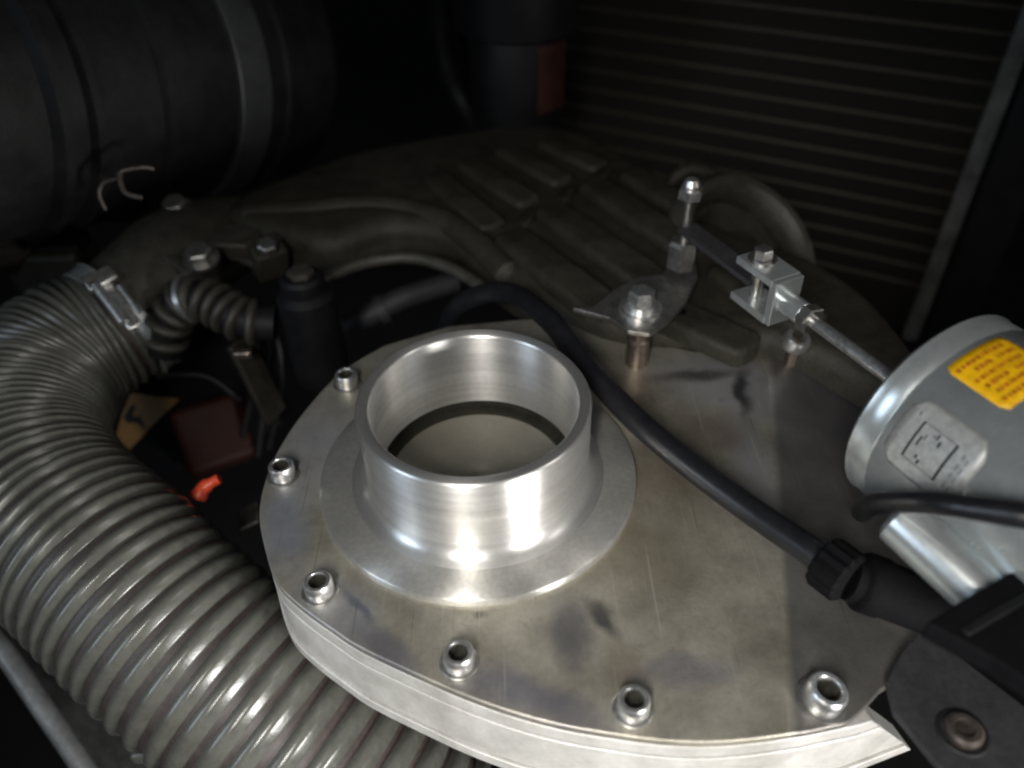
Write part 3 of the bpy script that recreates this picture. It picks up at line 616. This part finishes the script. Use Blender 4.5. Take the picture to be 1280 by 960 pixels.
# black cap
kc = Vector((-9.09, 11.82, 2.00))
cap = thing('black_cap', 'upright black rubber cap standing between breather hose and casing arm', 'cap', (kc.x, kc.y, -6))
build(MB().lathe([(0, -6.9), (0.9, -6.8), (1.35, -6.3), (1.5, -5.5), (1.5, -0.8), (1.15, -0.5), (1.15, 0.2), (0.95, 0.4), (0.5, 0.4), (0.42, 0.2), (0, 0.2)], kc, (0, 0, 1), 32), 'cap_body', 'plastic', cap)
build(MB().hexa(kc+Vector((0, 0, 0.2)), (0, 0, 1), 0.7, 0.5, 10), 'cap_bolt', 'cast2', cap, smooth=20)

# ------------------------------------------------------------ air filter housing upper left
G1 = Vector((-26.58, 23.79, 8.22)); G2 = Vector((-11.65, 45.58, 3.01)); GA = (G2-G1).normalized(); GL = (G2-G1).length
af = thing('air_filter_housing', 'large dark ribbed drum shaped air filter housing with a grey strap in the upper left', 'air filter', G1)
R_ = 8.6
pr = [(R_-1.2, -14), (R_-0.4, -13.8), (R_-0.4, -3), (R_+0.25, -2.7), (R_+0.25, -2.2), (R_-0.3, -2.0), (R_-0.3, -1.0), (R_+0.2, -0.8), (R_+0.2, -0.3), (R_-0.1, -0.1), (R_-0.1, 3.4),
      (R_+0.3, 3.6), (R_+0.3, 4.2), (R_, 4.4), (R_, 12.5), (R_+0.25, 12.7), (R_+0.25, 13.3), (R_, 13.5), (R_, 17), (R_-0.8, 18.2), (R_-2, 19), (0, 19.4)]
build(MB().lathe(pr, G1, GA, 96), 'drum', 'filt', af, smooth=30)
build(MB().ring([(R_-0.1, 0), (R_+0.35, 0), (R_+0.42, 0.1), (R_+0.42, 2.3), (R_+0.35, 2.4), (R_-0.1, 2.4)], G1+GA*8.6, GA, 96), 'strap', 'strap', af, smooth=30)
wc = MB().tube(spline([(-19.61, 15.40, 4.48), (-19.67, 15.45, 5.32), (-19.30, 15.66, 5.88), (-18.33, 15.53, 6.19), (-18.24, 15.74, 6.44), (-17.30, 16.14, 6.44), (-16.86, 16.36, 6.24)], 5), 0.10, 10)
wc.tube(spline([(-18.40, 15.69, 6.38), (-18.10, 15.05, 5.62), (-17.34, 15.12, 5.24)], 5), 0.13, 10)
build(wc, 'wire_clip', 'oldbolt', af)
sm = thing('plug_housing', 'grey square plug housing behind the bend of the thick hose', 'plug', (-26.81, 20.56, -1.81))
build(MB().box((-26.72, 20.39, -2.00), (4.6, 3.2, 3.6)), 'plug_body', 'cast2', sm, bevel=0.4, bseg=3)
build(MB().box((-26.12, 20.44, -0.39), (3.4, 2.0, 0.9)), 'plug_lid', 'filt', sm, bevel=0.2)
k_ = build(MB().lathe([(0, -1.4), (1.2, -1.3), (1.7, -0.4), (1.7, 0.6), (1.2, 1.2), (0, 1.4)], (-28.92, 19.55, 0.11), (0.4, -0.4, 0.8), 28), 'round_knob', 'cast2'); tag(k_, 'dusty rounded knob at the left edge under the filter drum', 'knob')

# ------------------------------------------------------------ fluid reservoir
rc = Vector((2.46, 35.26, 0.09))
rv = thing('fluid_reservoir', 'dark canister with wide black lid and faded red label at the top centre', 'reservoir', rc)
build(MB().lathe([(2.6, 0), (3.2, 0.3), (3.35, 1.2), (3.4, 7.0), (3.3, 7.2)], rc, (0, 0, 1), 48), 'canister', 'plastic', rv)
build(MB().lathe([(3.9, 7.2), (4.3, 7.4), (4.35, 10.6), (4.0, 10.9), (0, 11.0)], rc, (0, 0, 1), 48), 'canister_lid', 'plastic', rv, smooth=30)
build(MB().lathe([(3.44, 2.2), (3.47, 6.8)], rc, (0, 0, 1), 16, a0=-68, a1=-15), 'canister_label', 'label', rv)
ob = MB().lathe([(0, -0.5), (0.4, -0.4), (0.5, 0), (0.4, 0.4), (0, 0.5)], (-1.28, 39.11, 7.75), (0, 0, 1), 16)
tt_ = thing('coolant_pipe', 'dark curved pipe with a small bright nut left of the reservoir', 'pipe', (-2.41, 38.05, 3.40))
build(MB().tube(spline([(-3.24, 42.71, 8.92), (-3.11, 40.00, 5.71), (-2.59, 38.05, 3.40), (-1.57, 36.49, 1.55), (-0.50, 36.85, -1.12)], 6), 0.8, 20), 'pipe_body', 'filt', tt_)
build(ob, 'pipe_nut', 'dullsteel', tt_)

# ------------------------------------------------------------ radiator
R0 = Vector((37.21, 35.06, -0.14)); lx = Vector((-0.873, 0.487, 0)); up = Vector((0, 0, 1)); outn = Vector((-0.487, -0.873, 0))
ra = thing('radiator', 'dark radiator with fine horizontal tubes and a grey end frame in the upper right', 'radiator', R0-up*20)
LEN = 46
build(MB().box(R0+lx*(LEN/2)-outn*1.2+up*2, (LEN, 1.6, 44), (lx, outn, up)), 'core', 'core', ra, smooth=0)
row = None
for k in range(22):
    z = -15+1.75*k
    if row is None:
        row = build(MB().lathe([(0.12, 0), (0.15, 0.05), (0.15, LEN-0.05), (0.12, LEN)], R0+up*z-outn*0.35, lx, 10), 'tube', 'fin', ra)
    else:
        clone(row, (0, 0, z+15), ra)
# corrugated cooling fins between the tubes
zz = MB()
for k in range(21):
    z = -15+1.75*k
    for j in range(280):
        a = R0+lx*(j*LEN/280)+up*(z+0.25 if j % 2 else z+1.5)-outn*0.38; b = R0+lx*((j+1)*LEN/280)+up*(z+1.5 if j % 2 else z+0.25)-outn*0.38
        zz.add([a, b, b-outn*0.6, a-outn*0.6], [(0, 1, 2, 3)])
o = build(zz, 'cooling_fin', 'core', ra, smooth=0); o['kind'] = 'stuff'
build(MB().box(R0-lx*0.6+up*2, (1.3, 1.6, 44), (lx, outn, up)), 'end_frame', 'panelgrey', ra, smooth=0, bevel=0.15)
build(MB().box(R0-lx*3.4+up*2-outn*1, (4.0, 2.6, 44), (lx, outn, up)), 'end_tank', 'plastic', ra, smooth=0, bevel=0.6, bseg=3)

# ------------------------------------------------------------ battery and things down the gap
bt = thing('battery', 'black battery with amber lightning warning triangle seen inside the hose bend', 'battery', (-22.92, 15.91, -13.50))
bz = (-22.74, 15.83, -10.50); vx = (Vector((-20.64, 16.30, -9.94))-Vector((-24.59, 15.19, -11.25))).normalized(); vn = (Vector((1.48, -22.95, 24.2))-Vector(bz)).normalized(); vn = (vn-vx*vn.dot(vx)).normalized(); vy = vn.cross(vx)
build(MB().box(Vector(bz)-vn*2.2+vx*1.0, (14, 9, 4), (vx, vy, vn)), 'battery_case', 'matte', bt, smooth=0, bevel=0.3)
def onb(px): return Vector(px)
tri = [(-23.95, 15.70, -10.34), (-23.24, 16.63, -9.24), (-20.19, 16.31, -9.62), (-22.15, 15.17, -10.97), (-23.64, 14.19, -12.12), (-24.45, 14.77, -11.44)]
vs = [Vector(t) for t in tri]; v0 = Vector(bz)-vn*0.16
vs = [v-vn*((v-v0).dot(vn)) for v in vs]
stk = build(MB().add(vs+[v-vn*0.03 for v in vs], [tuple(range(6)), tuple(range(11, 5, -1))]+[(i, (i+1) % 6, 6+(i+1) % 6, 6+i) for i in range(6)]), 'warning_sticker', 'warn', bt, smooth=0)
bo_ = [(-23.85, 15.63, -10.42), (-23.25, 16.16, -9.80), (-23.00, 16.09, -9.88), (-23.28, 15.62, -10.43), (-22.81, 15.62, -10.44), (-22.42, 15.01, -11.16), (-23.03, 15.35, -10.75), (-23.65, 15.36, -10.74)]
vb = [Vector(t) for t in bo_]; vb = [v-vn*((v-v0).dot(vn))+vn*0.03 for v in vb]
build(MB().add(vb, [(0, 1, 2, 3, 7), (3, 4, 5, 6, 7)]), 'lightning_symbol', 'ink', stk, smooth=0)
rd = build(MB().tube(spline([(-13.98, 3.52, -4.92), (-13.62, 3.84, -4.54), ((-12.91, 4.11, -4.23))], 5), [0.42]*3+[0.36]*4+[0.26]*4, 14), 'red_plastic_clip'.replace('plastic_', ''), 'red'); tag(rd, 'small bright red plastic clip between thick hose and cover', 'clip')
mr_ = build(MB().box((-17.20, 13.45, -10.21), (4.2, 4.2, 4.2), frame((0.3, -0.6, 0.7))), 'fuse_cover', 'maroon', bevel=0.5, bseg=3); tag(mr_, 'dark brown red square cover deep in the gap above the red clip', 'cover')
gl = build(MB().bar((-12.98, 4.76, -8.10), (-12.05, 5.02, -7.80), 1.4, 0.2), 'metal_tab', 'cast2', bevel=0.05); tag(gl, 'small grey metal tab peeping out between thick hose and cover rim', 'tab')

# ------------------------------------------------------------ fender rail lower left
fr = thing('fender_rail', 'worn grey fender rail with a pale edge in the lower left corner', 'rail', (-23.33, -1.85, -15.92))
e_ = spline([(-29.61, 3.79, -12.35), (-26.66, 1.48, -14.15), (-24.41, -0.66, -15.75), (-21.51, -3.50, -17.88), (-19.39, -5.68, -19.53)], 6)
build(MB().tube(e_, 0.55, 16), 'rail_edge', 'rail', fr)
i_ = spline([(-31.79, 8.70, -15.84), (-26.36, 4.82, -18.88), (-22.52, 2.03, -20.63), (-18.12, -0.99, -22.65), (-15.27, -3.87, -24.51)], 6)
vs = [Vector(a) for a in e_]+[Vector(a) for a in i_]; n = len(e_)
build(MB().add(vs, [(i, i+1, n+i+1, n+i) for i in range(n-1)]), 'rail_panel', 'panelgrey', fr)
rr = random.Random(2)
cb = MB()
for k in range(14):
    u = rr.random(); p = Vector((-22.94, -1.97, -16.99)).lerp(Vector((-21.70, -2.95, -17.69)), u)+Vector((rr.uniform(-.2, .2), rr.uniform(-.2, .2), rr.uniform(-.1, .25)))
    cb.lathe([(0, -0.15), (0.16, -0.05), (0.14, 0.1), (0, 0.16)], p, (rr.random(), rr.random(), 1), 6)
build(cb, 'dirt_crumb', 'pale', fr)['kind'] = 'stuff'
gr = build(MB().box((-16.92, -4.15, -14.78), (1.5, 1.1, 0.8)), 'hose_stop', 'rib', bevel=0.2); tag(gr, 'small pale block under the lower edge of the thick hose', 'block')

# ------------------------------------------------------------ dark hardware in the gap left of the cover
cb_ = thing('wiring_bundle', 'bundle of thin black wires running down the gap beside the black cap', 'wires', (-12.73, 13.61, -3.83))
for a, b, c, d in (((-13.22, 14.96, -2.24), (-13.10, 14.31, -3.77), (-13.65, 13.20, -5.86), (-15.28, 12.22, -10.11)), ((-12.83, 15.21, -2.71), (-12.66, 14.40, -4.44), (-13.16, 13.27, -6.56), (-14.21, 11.89, -10.51)), ((-12.34, 15.36, -3.30), (-12.01, 14.08, -4.82), (-12.46, 13.32, -7.26), (-13.87, 12.91, -10.85)),
                   ((-18.92, 12.82, -4.76), (-18.00, 13.64, -5.34), (-16.65, 14.26, -6.15), (-15.20, 14.12, -7.87))):
    build(MB().tube(spline([a, b, c, d], 7), 0.22, 10), 'wire', 'plastic', cb_)
gb = thing('support_strut', 'grimy angled metal strut bolted over the small breather hose', 'strut', (-14.00, 16.30, -0.64))
build(MB().bar((-17.94, 16.51, 0.84), (-16.06, 18.70, 0.65), 1.1, 0.35), 'strut_arm', 'cast2', gb, bevel=0.06)
build(MB().bar((-16.06, 18.70, 0.65), (-12.23, 16.87, 0.03), 1.4, 0.35), 'strut_arm', 'cast2', gb, bevel=0.06)
build(MB().box((-12.35, 17.11, 0.31), (1.9, 1.7, 2.2), frame((0.2, -0.3, 1))), 'strut_block', 'cast', gb, bevel=0.2)
sh = build(MB().hexa((-11.92, 16.18, 1.38), (0.1, -0.3, 1), 0.55, 0.5, 12), 'strut_bolt', 'dullsteel', gb, smooth=20)
lb = thing('lower_pipe', 'dark pipe crossing under the casing edge behind the spout', 'pipe', (-6.41, 17.95, -4.89))
build(MB().tube(spline([(-10.67, 18.18, -6.16), (-7.91, 17.98, -4.86), (-5.13, 18.84, -3.84), (-1.92, 20.27, -3.69)], 6), 0.7, 18), 'pipe_body', 'slate', lb)
build(MB().ring([(0.6, -0.3), (0.95, -0.3), (0.95, 0.3), (0.6, 0.3)], (-6.49, 18.37, -4.39), Vector((-5.13, 18.84, -3.84))-Vector((-7.91, 17.98, -4.86)), 24), 'pipe_collar', 'slate', lb)
